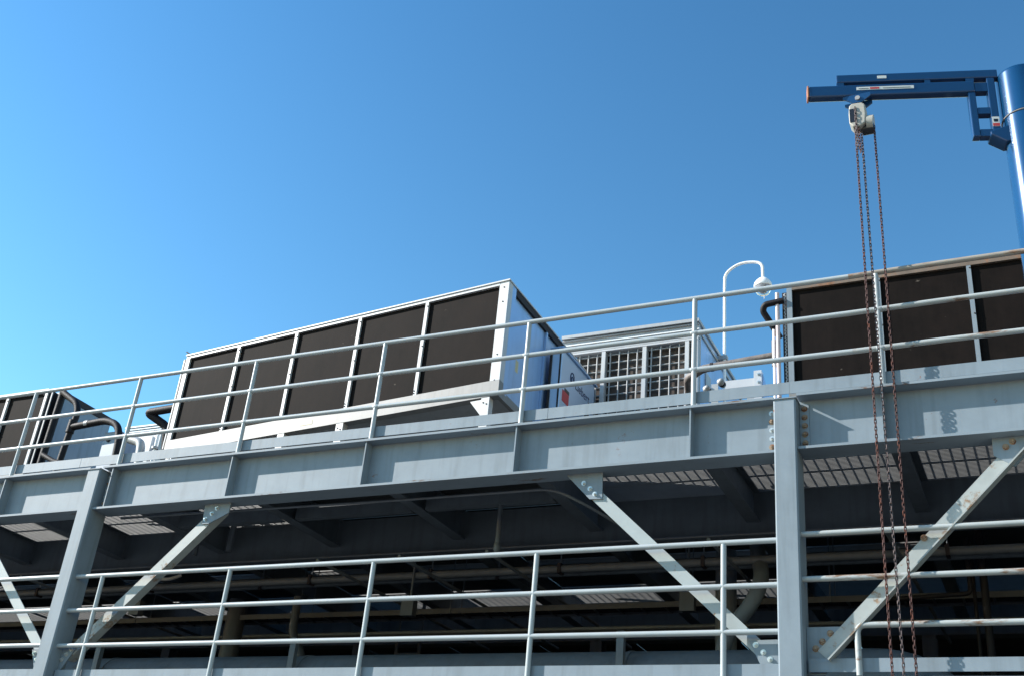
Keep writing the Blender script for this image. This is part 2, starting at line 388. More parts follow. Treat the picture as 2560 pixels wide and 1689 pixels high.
gusset(t, [(-6.4, -1.93), (-6.3, -2.13), (-6.161, -2.13), (-6.161, -1.92)], [(-6.35, -1.97), (-6.3, -2.03), (-6.24, -2.08)])

# ================================================================= railings
RR = .0225
def rail_run(pts, r=RR): return MB().tube(pts, r, 14)
t = thing('guard_railing', 'three rail grey guard railing along the edge of the upper deck', 'railing')
XB = CC+.55
for nm, h in (('bottom_rail', H[0]), ('middle_rail', H[1]), ('top_rail', H[2])):
    rail_run([(XW, 0, h), (XB, 0, h)]).build(nm, 'rail', t)
    o = rail_run([(XB+.0005, 0, h), (2.6, 0, h+.008), (XE, 0, h+.012)]).build(nm, 'rail_brown' if nm == 'top_rail' else 'rail_rusty', t)
    o['label'] = 'rusted length of rail beside the chains'
for i in range(-3, 10):
    p = obj('post', MB().tube([(px(i), 0, .001), (px(i), 0, H[2]-.012)], RR, 14).mesh('post', 'rail'), t)
    for h in H[:2]:
        MB().tube([(px(i)-.031, 0, h), (px(i)-.024, 0, h), (px(i)+.024, 0, h), (px(i)+.031, 0, h)], [RR+.0003, RR+.0035, RR+.0035, RR+.0003], 12).build('weld_collar', 'rail', p)
    MB().box(px(i)-.04, px(i)+.04, -.045, .024, .0005 if i < 7 else .0125, .009 if i < 7 else .02).build('foot_plate', 'rail', p)
for a, b_ in ((XW, px(2)-.6), (px(2)-.596, px(5)+.25), (px(5)+.254, CC+.02), (CC+.024, XE)):
    MB().box(a, b_, .027, .034, .056, .162).build('toe_plate', 'paint', t)
def lower_rail(label, x0, x1, posts, dz, m, lowx=None):
    t = thing('lower_guard_railing', label, 'railing'); z = ZL+dz
    for nm, h in (('bottom_rail', H[0]), ('middle_rail', H[1]), ('top_rail', H[2])):
        if nm == 'bottom_rail' and lowx:
            rail_run(smooth_path([(lowx, -.01, z+.001), (lowx, -.01, z+h), (x1, -.01, z+h)], .06)).build('bent_bottom_rail', m, t)
        else: rail_run([(x0, -.01, z+h), (x1, -.01, z+h)]).build(nm, m, t)
    for x in posts:
        obj('post', MB().tube([(x, -.01, z+.001), (x, -.01, z+H[2]-.012)], RR, 14).mesh('post', m), t)
    MB().box(x0+.02, x1-.02, .018, .026, z+.034, z+.131).build('toe_plate', 'paint', t)
qx = lambda i: Q0+QS*i
lower_rail('grey lower railing at bottom left, left of the left-hand column', XW, CL-.09, [qx(1), qx(0), qx(-1)], .01, 'rail')
lower_rail('long grey lower railing with five posts between the two columns', CL+.09, CC-.09, [qx(i) for i in range(2, 7)], 0, 'rail')
lower_rail('rusty lower railing with bent bottom rail behind the chains', CC+.09, XE, [4.2, 5.8], .035, 'rail_rusty', 1.815)

# ================================================================= under-deck steel
def joist(x, label, y0=.075, y1=1.92):
    t = thing('steel_joist', label, 'joist', group='joists under the upper deck')
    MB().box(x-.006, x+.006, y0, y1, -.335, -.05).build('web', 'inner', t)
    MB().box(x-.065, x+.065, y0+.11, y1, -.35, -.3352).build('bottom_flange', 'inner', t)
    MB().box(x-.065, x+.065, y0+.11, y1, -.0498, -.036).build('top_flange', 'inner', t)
names = {0: 'joist under the upper deck at the far left edge', 1: 'joist under the deck just left of the left-hand column', 2: 'joist under the deck just right of the left-hand column',
         3: 'joist meeting the girder by the rusty brace gusset', 4: 'joist under the fourth stiffener, middle of the long girder', 5: 'joist meeting the girder left of the bolted middle gusset',
         6: 'joist meeting the girder just left of the right-hand column', 7: 'joist behind the chains under the lit grating', 8: 'joist at the far right edge under the lit grating'}
for i in range(0, 9): joist(px(i)+.03, 'shaded grey steel '+names[i])
for i in range(0, 9):
    j = thing('rear_joist', f'rear steel joist deep under the deck, {ORD[i]} from the left', 'joist', group='rear joists under the upper deck')
    x = px(i)+.03
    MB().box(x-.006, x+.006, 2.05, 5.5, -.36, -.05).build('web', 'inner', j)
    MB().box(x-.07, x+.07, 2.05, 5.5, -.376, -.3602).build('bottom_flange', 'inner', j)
t = thing('rear_girder', 'dark second girder parallel to the front one, seen behind the joists', 'beam')
MB().box(XW, XE, 1.84, 2.04, -.5, -.48).build('bottom_flange', 'inner', t); MB().box(XW, XE, 1.93, 1.945, -.4798, -.04).build('web', 'inner', t)
t = thing('rear_girder', 'dark third girder far back under the deck', 'beam')
MB().box(XW, XE, 5.5, 5.7, -.55, -.53).build('bottom_flange', 'inner', t); MB().box(XW, XE, 5.595, 5.61, -.5298, -.04).build('web', 'inner', t)
for i, (x0, x1) in enumerate(((px(2), px(3)), (px(3), px(4)), (px(4), px(5)))):
    t = thing('cross_channel', ['dark channel between joists behind the rusty brace gusset', 'dark channel with slivers of light, left of the hanging drain pipe', 'dark channel the hanging drain pipe drops from'][i], 'channel')
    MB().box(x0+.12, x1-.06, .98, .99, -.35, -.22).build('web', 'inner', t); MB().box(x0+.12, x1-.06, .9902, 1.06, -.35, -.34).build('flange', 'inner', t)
for i, (x, y) in enumerate(((-9.6, 5.6), (CL, 5.6), (-2.4, 5.6), (CC+.4, 5.6))):
    t = thing('inner_column', ['dark inner column far left behind the lower railing', 'dark inner column behind the left-hand column', 'dark inner column in the shade at mid span', 'dark inner column behind the chains'][i], 'column')
    MB().box(x-.08, x+.08, y-.09, y-.08, ZL, -.55).build('flange', 'inner', t); MB().box(x-.08, x+.08, y+.08, y+.09, ZL, -.55).build('flange', 'inner', t)
    MB().box(x-.005, x+.005, y-.0798, y+.0798, ZL, -.55).build('web', 'inner', t)

# ---- pipes under the deck
def pipe(name, label, pts, r, m, rad=.12, cat='pipe', clamps=()):
    t = thing(name, label, cat)
    MB().tube(smooth_path(pts, rad), r, 16).build('pipe_run', m, t)
    for (x, y, z) in clamps:
        MB().box(x-.018, x+.018, y-r-.012, y+r+.012, z-r-.012, z+r+.012).build('clamp', 'seam_and_shade', t)
        MB().tube([(x, y, z+r+.01), (x, y, -.04)], .008, 8).build('hanger_rod', 'inner', t)
    return t
pipe('conduit', 'thin grey conduit slung just below the long girder, bending down by the gusset', [(-5.9, .30, -.47), (-2.3, .35, -.488), (-.85, .35, -.49), (-.58, .42, -.62), (-.35, .9, -.70)], .013, 'inner', .15, 'conduit')
pipe('service_pipe', 'dark service pipe hung on clamps behind the upper rail of the lower railing', [(XW+1, 2.25, -.62), (XE-1, 2.25, -.62)], .042, 'inner', clamps=[(x, 2.25, -.62) for x in (-9, -7.1, -4.7, -3.1, -1.55, 0.0, 2.3, 3.6)])
pipe('service_pipe', 'slim service pipe running beside the clamped pipe', [(XW+1, 2.5, -.60), (XE-1, 2.5, -.60)], .024, 'inner', clamps=[(-5.6, 2.5, -.6), (-2.4, 2.5, -.6), (.9, 2.5, -.6)])
for k, (y, z) in enumerate(((1.80, -.515), (1.74, -.53))):
    pipe('conduit', ['upper of two thin conduits under the second girder', 'lower of two thin conduits under the second girder'][k], [(XW+1, y, z), (XE-1, y, z)], .011, 'inner', cat='conduit')
t = thing('drain_pipe', 'short vertical drain pipe with rounded cap hanging below the joists', 'pipe')
MB().tube([(-1.70, 1.02, -.30), (-1.70, 1.02, -.74)], .023, 14).build('pipe_run', 'inner', t)
MB().lathe([(.0, -.06), (.022, -.055), (.032, -.03), (.034, 0), (.03, .03), (.024, .035)], (-1.70, 1.02, -.77), 16).build('cap', 'inner', t)
t = thing('duct', 'large dark round duct low behind the lower railing, bending down near the chains', 'duct')
MB().tube(smooth_path([(XW+.5, 1.85, -1.93), (2.15, 1.85, -1.93), (2.35, 1.85, -3.0)], .5, 10), .33, 32).build('duct_run', 'inner', t)
for x in (-9.4, -6.9, -4.2, -.55, 1.0):
    MB().tube([(x-.02, 1.85, -1.93), (x+.02, 1.85, -1.93)], .338, 32).build('band', 'inner', t)
    MB().box(x-.035, x+.035, 1.44, 1.5, ZL, -1.5).build('support', 'inner', t)
pipe('elbow_pipe', 'thick dark curved pipe behind the middle brace, left of the right-hand column', [(.45, 2.6, -.35), (.62, 2.1, -.85), (.55, 2.0, -1.12), (.28, 2.0, -1.42), (.1, 2.3, -2.2)], .075, 'inner', .2)
pipe('elbow_pipe', 'thick vertical dark pipe between the middle brace and the right-hand column', [(.05, 2.9, -.3), (.05, 2.9, -2.2)], .11, 'inner')
pipe('elbow_pipe', 'dark bent pipe with square shoulder behind the right chains', [(1.7, 2.6, -.95), (2.44, 2.55, -.93), (2.44, 2.55, -.4)], .022, 'dark', .05)
pipe('elbow_pipe', 'upright dark pipe behind the lower right rails', [(2.56, 2.6, -.3), (2.56, 2.6, -2.2)], .035, 'dark')
pipe('elbow_pipe', 'thin upright dark pipe beside the upright pipe at lower right', [(2.45, 2.9, -.3), (2.45, 2.9, -2.2)], .018, 'dark')
pipe('bright_conduit', 'short pale conduit with an S bend right of the left-hand column', [(-7.3, 1.7, -.62), (-6.75, 1.7, -.62), (-6.62, 1.72, -.69), (-6.35, 1.75, -.69), (-6.25, 1.8, -.63)], .02, 'guard', .07, 'conduit')
pipe('vertical_pipe', 'pale vertical pipe stub above the rusty brace', [(-5.85, 1.5, -.05), (-5.85, 1.5, -.5)], .03, 'inner')
pipe('vertical_pipe', 'second vertical pipe stub above the rusty brace', [(-5.45, 1.6, -.05), (-5.45, 1.6, -.45)], .035, 'inner')
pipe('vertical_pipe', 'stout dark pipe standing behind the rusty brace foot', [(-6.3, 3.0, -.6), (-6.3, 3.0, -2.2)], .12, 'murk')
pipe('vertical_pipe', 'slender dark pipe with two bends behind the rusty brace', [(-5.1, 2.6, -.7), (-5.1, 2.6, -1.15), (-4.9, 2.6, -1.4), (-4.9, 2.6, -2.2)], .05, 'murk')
for k in range(6):
    x = (-8.2, -3.9, -2.9, -1.9, .35, 1.9)[k]
    pipe('cross_pipe', f'thin dark pipe running back under the deck, {ORD[k]} from the left', [(x, 1.2, -.75), (x+.1, 5.2, -.72)], .018, 'inner', cat='pipe')
for k, (y, z, r) in enumerate(((3.4, -.95, .022), (4.2, -.75, .03))):
    pipe('rear_pipe', f'dark pipe along the back of the lower deck, {["lower thin","upper"][k]} run', [(XW+1, y, z), (XE-1, y, z)], r, 'inner')
t = thing('cable_tray', 'ladder type cable tray running along under the deck behind the clamped pipe', 'cable tray')
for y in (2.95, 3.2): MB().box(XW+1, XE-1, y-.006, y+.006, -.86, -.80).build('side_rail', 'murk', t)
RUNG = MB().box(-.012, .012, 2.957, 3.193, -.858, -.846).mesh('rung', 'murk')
for k in range(50): obj('rung', RUNG, t, (-9.0+k*.27, 0, 0))
for k, y in enumerate((3.0, 3.06, 3.13)):
    MB().tube([(XW+1.2, y, -.83)]+[(x_*.5, y+.012*math.sin(x_*1.7+k), -.832+.006*math.sin(x_*2.3+k*2)) for x_ in range(-22, 11)]+[(XE-1.2, y, -.83)], .013+.003*k, 8).build('cable', 'dark', t)
for x in (-7.9, -5.3, -3.2, -.4, 1.1, 3.0):
    MB().tube([(x, 2.94, -.86), (x, 2.94, -.04)], .006, 6).build('hanger_rod', 'inner', t); MB().tube([(x, 3.21, -.86), (x, 3.21, -.04)], .006, 6).build('hanger_rod', 'inner', t)
for k, (x, y, z) in enumerate(((-3.3, 2.2, -1.0), (-.2, 2.4, -.98), (-7.0, 2.0, -.95))):
    t = thing('junction_box', ['small grey junction box hanging in the shade at mid span', 'small grey junction box left of the curved dark pipe', 'small grey junction box left of the left-hand column'][k], 'junction box')
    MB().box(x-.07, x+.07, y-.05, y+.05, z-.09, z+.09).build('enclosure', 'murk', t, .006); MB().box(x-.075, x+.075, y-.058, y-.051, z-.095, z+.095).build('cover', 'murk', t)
    MB().tube([(x, y, z+.09), (x, y, -.04)], .012, 8).build('conduit_drop', 'inner', t)
t = thing('access_ladder', 'dark ladder standing in the shade at the middle of the lower deck', 'ladder')
for x in (-5.05, -4.7): MB().box(x-.02, x+.02, 4.9, 4.93, ZL, -.1).build('stile', 'inner', t)
for k in range(7): MB().tube([(-5.03, 4.915, ZL+.25+k*.3), (-4.72, 4.915, ZL+.25+k*.3)], .012, 8).build('rung', 'inner', t)

# ================================================================= condenser units
def unit_frame(xr, yr, ang):
    ca, sa = math.cos(R(ang)), math.sin(R(ang))
    def P(s, d, z): return (xr-s*ca, yr+s*sa+d, z)
    def B(mb, s0, s1, d0, d1, z0, z1):    # s measured leftwards from the right front corner
        return mb.corners([P(s1, d0, z0), P(s0, d0, z0), P(s0, d1, z0), P(s1, d1, z0), P(s1, d0, z1), P(s0, d0, z1), P(s0, d1, z1), P(s1, d1, z1)])
    return P, B
def condenser(label, xr, yr, ang, L, mull, zt, zb, zbase, depth, lposts=(.12, .062), frame='white', cap='white', legs=(), capz=.036, rec=.03):
    t = thing('condenser_unit', label, 'condenser')
    P, B = unit_frame(xr, yr, ang)
    B(MB(), 0, lposts[0], 0, .1, zb, zt).build('corner_post', frame, t)
    B(MB(), L-lposts[1], L, 0, .1, zb, zt).build('corner_post', frame, t)
    edges = [lposts[0]]
    for s in mull:
        mo = B(MB(), s-.021, s+.021, 0, rec+.03, zb-.01, zt-capz+.002).build('mullion', frame, t)
        for z in (zb+.02, zb+.05, (zb+zt)/2, zt-.09): obj('screw', SCREW, mo, P(s+.012*(1 if z < 1.2 else -1), -.0005, z))
        edges += [s-.021, s+.021]
    edges.append(L-lposts[1])
    for k in range(0, len(edges), 2):
        cp = B(MB(), edges[k]+.002, edges[k+1]-.002, rec, rec+.06, zb, zt-capz).build('coil_panel', 'coil', t)
    B(MB(), lposts[0]+.001, L-lposts[1]-.001, -.002, .1, zt-capz, zt-.001).build('top_channel', cap, t)
    B(MB(), -.012, L+.012, -.014, depth+.01, zt, zt+.016).build('roof', cap, t)
    br = B(MB(), -.002, L+.002, -.004, .1, zbase, zb-.002).build('base_rail', 'base', t)
    B(MB(), .0, L, depth-.05, depth, zbase, zt-.002).build('back_panel', 'end', t)
    B(MB(), .02, L-.02, .12, depth-.06, zbase+.03, zbase+.05).build('floor_pan', 'greymetal', t)
    for s in (0, L-.05):
        B(MB(), s+.001, s+.049, .101, depth-.051, zbase, zbase+.09).build('side_sill', 'base', t)
    for z in (zb+.0, zb+.3, zb+.62, zt-.25, zt-.07): obj('screw', SCREW, t, P(.06, -.0005, z))
    for s in legs:
        for d in (.0, depth-.1):
            lg = B(MB(), s-.05, s+.05, d, d+.012, .001, zbase-.001).build('leg', 'white', t)
            B(MB(), s-.05, s-.038, d+.0125, d+.09, .001, zbase-.001).build('leg_flange', 'white', lg)
            B(MB(), s-.09, s+.09, d-.03, d+.12, -.0005+.002, .012).build('foot', 'white', lg)
            obj('screw', SCREW, lg, P(s+.02, d-.0005, zbase-.06)); obj('screw', SCREW, lg, P(s-.02, d-.0005, zbase-.08))
    return t, P, B
# ---- A : the big unit in the middle
A, P, B = condenser('large white framed condenser with five dark coil panels, mid photo', -1.80, .90, 6.46, 4.895, (1.085, 2.045, 3.02, 3.97), 2.178, .992, .812, 2.25, legs=(.15, 2.085, 2.96, 4.78))
ep = MB()
B(ep, .03, .045, .1, 2.2, .882, 2.14).build('end_panel', 'end', A)
B(MB(), .0, .029, .101, .19, .882, 2.176).build('end_stile', 'end', A)
B(MB(), .0, .029, .191, 2.2, 2.1, 2.176).build('lip_shade_strip', 'seam_and_shade', A)  # dark strip standing in for shade under the roof overhang
B(MB(), .0, .029, 1.05, 1.09, .882, 2.099).build('panel_joint', 'end', A)
B(MB(), L:=4.85, 4.865, .1, 2.2, .882, 2.14).build('end_panel', 'end', A)
B(MB(), 4.897, 4.95, .02, .1, .9, 2.15).build('coil_end', 'dark', A)
B(MB(), 4.951, 4.963, .02, .05, .9, 2.15).build('edge_strip', 'white', A)
for s, z0, z1 in ((.2, .35, .79), ):
    MB().poly([P(.2, .002, .79), P(.34, .002, .79), P(.2, .002, .62)], .008).build('leg_gusset', 'white', A)
# diagonal struts under the unit
for s in (1.0, 2.5, 3.8):
    MB().bar(P(s, .12, .06), P(s-.25, 1.9, .76), .05, .05).build('under_strut', 'greymetal', A)
# control box on the right end
cb = MB().box(-1.770, -1.623, 2.035, 3.06, 1.135, 1.905).build('control_box', 'boxpaint', A, .006)
MB().box(-1.769, -1.60, 2.02, 3.09, 1.906, 1.93).build('box_lid', 'end', cb)
MB().box(-1.769, -1.742, 2.02, 2.034, 1.12, 1.9).build('hinge_strip', 'seam_and_shade', cb)
MB().box(-1.650, -1.632, 2.028, 2.0345, 1.14, 1.9).build('hinge_strip', 'seam_and_shade', cb)
MB().box(-1.6228, -1.6195, 2.11, 2.30, 1.29, 1.43).build('warning_label', 'red', cb)
MB().box(-1.6228, -1.618, 2.17, 2.30, 1.432, 1.47).build('latch', 'black', cb)
MB().poly([(-1.6228, 2.78, 1.535), (-1.6228, 2.92, 1.535), (-1.6228, 2.92, 1.38), (-1.6228, 2.78, 1.38)], .003, 0).build('vent_slot', 'seam_and_shade', cb)
def text(body, size, parent, mat_, m4, name):
    cu = bpy.data.curves.new(name, 'FONT'); cu.body = body; cu.size = size; cu.extrude = .001
    o = bpy.data.objects.new(name, cu); COL.objects.link(o)
    dg = bpy.context.evaluated_depsgraph_get(); me = bpy.data.meshes.new_from_object(o.evaluated_get(dg))
    bpy.data.objects.remove(o); me.materials.clear(); me.materials.append(M_[mat_])
    n = bpy.data.objects.new(name, me); COL.objects.link(n); n.parent = parent; n.matrix_world = m4; return n
# +X facing face: text x -> +Y, text y -> +Z
TX = Matrix(((0, 0, 1, -1.6215), (1, 0, 0, 2.46), (0, 1, 0, 1.60), (0, 0, 0, 1)))
text('Liebert', .155, cb, 'print', TX, 'lettering')
lg = MB().tube([Vector((-1.6215, 2.365, 1.672))+Vector((0, .055*math.cos(a), .075*math.sin(a))) for a in [2*math.pi*k/20 for k in range(20)]], .008, 6, closed=True)
lg.tube([Vector((-1.6215, 2.365, 1.665))+Vector((0, .025*math.cos(a), .035*math.sin(a))) for a in [2*math.pi*k/14 for k in range(14)]], .007, 6, closed=True)
lg.build('logo_mark', 'print', cb)
MB().box(-1.8325, -1.829, 1.29, 1.36, 1.28, 1.42).build('rating_plate', 'yellow', A)
# yellow sticker on the base rail
B(MB(), 2.50, 2.68, -.0065, -.0045, .862, .915).build('sticker', 'yellow', A)
# lifting hooks
MB().tube([P(4.83, .02, 2.19), P(4.9, .02, 2.23), P(4.95, .02, 2.26)], .01, 6).build('lifting_lug', 'dark', A)

# ---- C : right unit
Cx, P, B = condenser('dark coil condenser with rust-brown top edge behind the chains, right edge', 5.40, 1.93, 0.0, 4.44, (.90, 1.77, 2.64, 3.51), 2.245, 1.03, .85, 2.2, lposts=(.06, .055), frame='paint', cap='rustcap', legs=(.15, 1.8, 3.5, 4.35), capz=.06)
B(MB(), 4.40, 4.415, .12, 2.15, .882, 2.2).build('end_panel', 'end', Cx)
ub = MB().tube(arc((0, 0, 0), .016, -90, 90, 6, (-1, 0, 0), (0, 0, 1)), .0075, 6).mesh('return_bend', 'greymetal')
for k in range(27): obj('return_bend', ub, Cx, (.945, 1.96, 1.06+k*.042))
MB().box(.90, .957, 1.99, 2.0, 1.03, 2.2).build('coil_end_plate', 'seam_and_shade', Cx)
MB().tube([(.862, 1.93, .95), (.862, 1.93, 2.17)], .022, 14).build('header_pipe', 'pinkpipe', Cx)
MB().tube([(.812, 1.95, .9), (.812, 1.95, 1.75)], .013, 12).build('header_pipe', 'camwhite', Cx)
t = thing('elbow_pipe', 'black insulated pipe elbow at the top left of the right condenser', 'pipe')
MB().tube(smooth_path([(.93, 1.92, 2.065), (.73, 1.92, 2.045), (.70, 1.95, 1.99), (.85, 2.1, 1.72)], .05, 6), .034, 14).build('pipe_run', 'dark', t)
t = thing('lagged_pipe', 'brown lagged pipe running from the mesh fronted unit to the right condenser', 'pipe')
MB().tube(smooth_path([(-.46, 3.2, 1.45), (-.25, 2.4, 1.53), (-.05, 2.3, 1.575), (.30, 2.3, 1.60), (.72, 2.3, 1.63)], .05), .044, 16).build('pipe_run', 'lag', t)
MB().tube([(.745, 2.28, 1.50), (.745, 2.28, 1.80)], .032, 14).build('tee', 'lag', t)
MB().tube([(.04, 2.3, 1.5845), (.07, 2.3, 1.586)], .049, 16).build('band', 'seam_and_shade', t)

# ---- D : far left unit
D, P, B = condenser('condenser with dark coil panels cropped by the left edge', -9.31, 1.70, 0.0, 4.6, (.77, 1.55, 2.33, 3.1, 3.85), 2.125, .95, .78, 1.08, lposts=(.045, .05), legs=(.2, 2.2, 4.3))
MB().box(-9.307, -9.225, 1.72, 1.8, .95, 2.1).build('coil_end', 'dark', D)
MB().box(-9.235, -9.215, 1.70, 1.716, .95, 2.1).build('edge_strip', 'guard', D)
MB().box(-9.3, -9.1, 1.801, 2.75, .87, 2.12).build('end_panel', 'endgrey', D)
MB().tube([(-9.09, 1.74, .9), (-9.06, 1.74, 2.08)], .05, 14).build('coil_header', 'dark', D)
MB().box(-9.098, -9.085, 1.83, 2.74, 2.03, 2.12).build('lip_shade_strip', 'seam_and_shade', D)  # roof overhang's shade built as a dark strip
t = thing('refrigerant_pipe', 'black insulated tee pipe right of the far left condenser', 'pipe')
MB().tube(smooth_path([(-9.02, 1.70, 2.06), (-8.69, 1.70, 1.85), (-8.62, 1.70, 1.70), (-8.67, 1.70, 1.35), (-8.72, 1.7, .6)], .08), .044, 14).build('riser', 'dark', t)
MB().tube(smooth_path([(-8.66, 1.69, 1.48), (-8.03, 1.69, 1.52), (-7.80, 1.69, 1.43), (-7.72, 1.69, 1.2), (-7.7, 1.72, .5)], .12), .048, 14).build('branch', 'dark', t)
MB().tube([(-8.655, 1.69, 1.40), (-8.645, 1.69, 1.58)], .056, 14).build('tee_collar', 'dark', t)
MB().tube([(-8.40, 1.69, 1.501), (-8.34, 1.69, 1.505)], .051, 14).build('band', 'guard', t)
t = thing('refrigerant_pipe', 'short black pipe crossing low at the foot of the far left condenser', 'pipe')
MB().tube(smooth_path([(-9.0, 1.66, 1.10), (-8.75, 1.66, .98), (-8.4, 1.68, .9)], .05), .035, 12).build('pipe_run', 'dark', t)
t = thing('disconnect_box', 'pale grey sheet metal box below the black branch pipe, left', 'box')
MB().box(-8.12, -7.84, 1.80, 2.2, .62, 1.40).build('housing', 'endgrey', t, .006); MB().box(-7.838, -7.828, 1.82, 2.18, .66, 1.36).build('door', 'endgrey', t)
MB().tube([(-8.02, 1.797, 1.28), (-8.02, 1.786, 1.28)], .03, 16).build('knockout', 'seam_and_shade', t)
MB().box(-8.1, -8.08, 1.7, 1.71, .3, .62).build('stand', 'greymetal', t)
pipe('refrigerant_pipe', 'black pipe bent in a V beside the left end of the large condenser', [(-6.9, 1.9, 1.70), (-7.56, 1.9, 1.675), (-7.28, 2.02, 1.50), (-7.2, 2.1, .8)], .055, 'dark', .07)
t = thing('far_unit', 'small ribbed grey rooftop unit glimpsed left of the large condenser', 'condenser')
MB().box(-9.6, -8.92, 3.6, 4.6, .4, 2.28).build('cabinet', 'greymetal', t)
for k in range(3): MB().box(-9.62, -8.90, 3.56-.012*k, 4.6, 2.285+k*.035, 2.31+k*.035).build('ridge', 'camwhite', t)
t = thing('duct_boot', 'grey tapered sheet metal elbow between the two left condensers', 'duct')
MB().tube(smooth_path([(-7.34, 1.5, 1.10), (-7.12, 1.5, 1.03), (-7.05, 1.5, .5)], .07), .055, 14).build('boot', 'greymetal', t); MB().tube([(-7.37, 1.5, 1.11), (-7.33, 1.5, 1.10)], .045, 16).build('collar', 'camwhite', t)
MB().box(-7.0, -6.94, 1.48, 1.54, .1, 1.1).build('bracket', 'white', t)
t = thing('pipe_stub', 'small white capped pipe beside the left end post of the large condenser', 'pipe')
MB().tube([(-6.87, 1.5, .3), (-6.87, 1.5, 1.12)], .02, 12).build('stem', 'camwhite', t); MB().tube([(-6.87, 1.5, .92), (-6.87, 1.5, .95)], .045, 16).build('flange', 'greymetal', t)

# ---- B : unit with mesh guards
t = thing('mesh_front_unit', 'grey unit with square mesh guards over brown coil, behind the large condenser', 'condenser')
bx0, bx1, by, bd, bz = -2.20, -.401, 3.30, 5.45, .60
MB().box(bx0, bx1-.035, by+.095, by+.125, bz, 2.513).build('backing', 'coil', t)
mull = [-2.144, -1.613, -1.076, -.534]
M_['coilb'] = mat('brown_dust_coil', (.08, .068, .062), .75, var=.3, scale=9, spec=.1)
for k in range(len(mull)-1):
    x0, x1 = mull[k]+.03, mull[k+1]-.03
    MB().box(x0, x1, by+.085, by+.093, 1.32, 2.490).build('coil_panel', 'coilb', t)
    for j in range(4):
        x = x0+.045+j*.118
        MB().tube([(x, by+.012, 1.32), (x, by+.012, 2.487)], .010, 6).build('guard_bar', 'guard', t)
    for j in range(11):
        z = 1.36+j*.110
        MB().tube([(x0, by+.028, z), (x1, by+.028, z)], .010, 6).build('guard_bar', 'guard', t)
for x in mull: MB().box(x-.029, x+.021, by-.03, by+.062, bz, 2.492).build('mullion', 'white', t)
MB().box(bx1-.08, bx1, by-.03, by+.053, bz, 2.492).build('corner_post', 'greymetal', t)
MB().box(bx0, bx1, by-.03, by+.042, 2.498, 2.519).build('sill', 'white', t)
MB().box(bx0, bx1+.002, by+.0, by+.053, 2.540, 2.705).build('fascia', 'greymetal', t)
MB().box(bx0, bx1+.004, by-.025, by+.053, 2.707, 2.722).build('drip_edge', 'guard', t)
MB().box(bx0, bx1+.006, by-.012, by+.053, 2.646, 2.659).build('drip_edge', 'camwhite', t)
MB().box(bx0, bx1+.012, by-.048, bd, 2.736, 2.779).build('roof_cap', 'greymetal', t)
MB().box(bx1-.03, bx1-.012, by+.065, bd-.02, bz, 2.734).build('side_panel', 'end', t)
MB().box(bx1-.011, bx1+.004, by+.085, bd-.04, 2.62, 2.652).build('side_trim', 'greymetal', t)
MB().box(bx1-.011, bx1+.006, by+.06, by+.075, bz, 2.62).build('side_trim', 'white', t)
MB().box(bx1-.011, bx1+.004, by+.32, by+.53, 1.908, 2.227).build('access_panel', 'greymetal', t)
for x in (bx0+.1, bx1-.2):
    for y in (by+.15, bd-.1): MB().box(x-.04, x+.04, y-.04, y+.04, .001, bz-.001).build('leg', 'greymetal', t)

# ---- valves and brackets between B and C
t = thing('valve_assembly', 'pair of white flanged valves on a grey bracket beside the mesh fronted unit', 'valve')
for x, z in ((.20, .975), (.345, 1.035)):
    MB().lathe([(.0, -.02), (.033, -.02), (.037, -.008), (.037, .008), (.02, .014), (.02, .05), (.0, .05)], (0, 0, 0), 18).build('flange', 'greymetal', t).matrix_world = Matrix.Translation((x, 1.6, z)) @ Matrix.Rotation(R(90), 4, 'X') @ Matrix.Rotation(R(25), 4, 'Y')
    MB().tube([(x, 1.57, z), (x, 1.585, z)], .014, 12).build('stem', 'black', t)
    MB().tube([(x, 1.64, z), (x-.06, 1.9, z+.12)], .035, 12).build('pipe_run', 'dark', t)
MB().box(.255, .325, 1.58, 1.59, .3, 1.01).build('bracket', 'greymetal', t); MB().box(.255, .265, 1.5905, 1.66, .3, 1.01).build('bracket_flange', 'greymetal', t)
t = thing('support_stand', 'white bolted angle stand behind, between the mesh fronted unit and right condenser', 'stand')
MB().box(.29, .38, 3.2, 3.212, .001, 1.95).build('upright', 'white', t); MB().box(.368, .38, 3.2125, 3.29, .001, 1.95).build('upright_flange', 'white', t)
MB().box(-.05, .2895, 3.215, 3.23, 1.765, 1.865).build('cross_arm', 'white', t); MB().box(.2, .2895, 3.232, 3.25, 1.5, 1.764).build('stiffening_plate', 'greymetal', t)
for z in (1.90, 1.80, 1.72): bolt(t, .345, 3.2, z)
MB().poly([(.385, 3.24, 1.5), (.55, 3.24, 1.5), (.47, 3.24, 1.62), (.42, 3.24, 1.78), (.385, 3.24, 1.92)], .02).build('curved_plate', 'end', t)

# ================================================================= dome camera
t = thing('dome_camera', 'white dome security camera on a gooseneck pole above the mesh fronted unit', 'camera')
cx, cy = -.321, 4.171
path = [(cx, cy, .02), (cx, cy, 3.725)]+smooth_path([(cx, cy, 3.735), (cx+.005, cy, 3.937), (cx+.181, cy, 4.054), (cx+.351, cy, 4.06), (cx+.505, cy, 4.012), (cx+.508, cy, 3.767)], .13, 8)
MB().tube(path, .0195, 14).build('gooseneck_pole', 'camwhite', t)
MB().box(cx-.08, cx+.04, cy-.037, cy+.037, 2.652, 2.705).build('clamp', 'greymetal', t); MB().box(cx-.08, cx+.04, cy-.032, cy+.032, 1.55, 1.60).build('clamp', 'greymetal', t)
hx, hz = cx+.508, 3.662
MB().lathe([(.0, .133), (.026, .127), (.053, .106), (.09, .069), (.113, .032), (.119, .0), (.117, -.021), (.110, -.027), (.0, -.027)], (hx, cy, hz), 28).build('housing', 'camwhite', t)
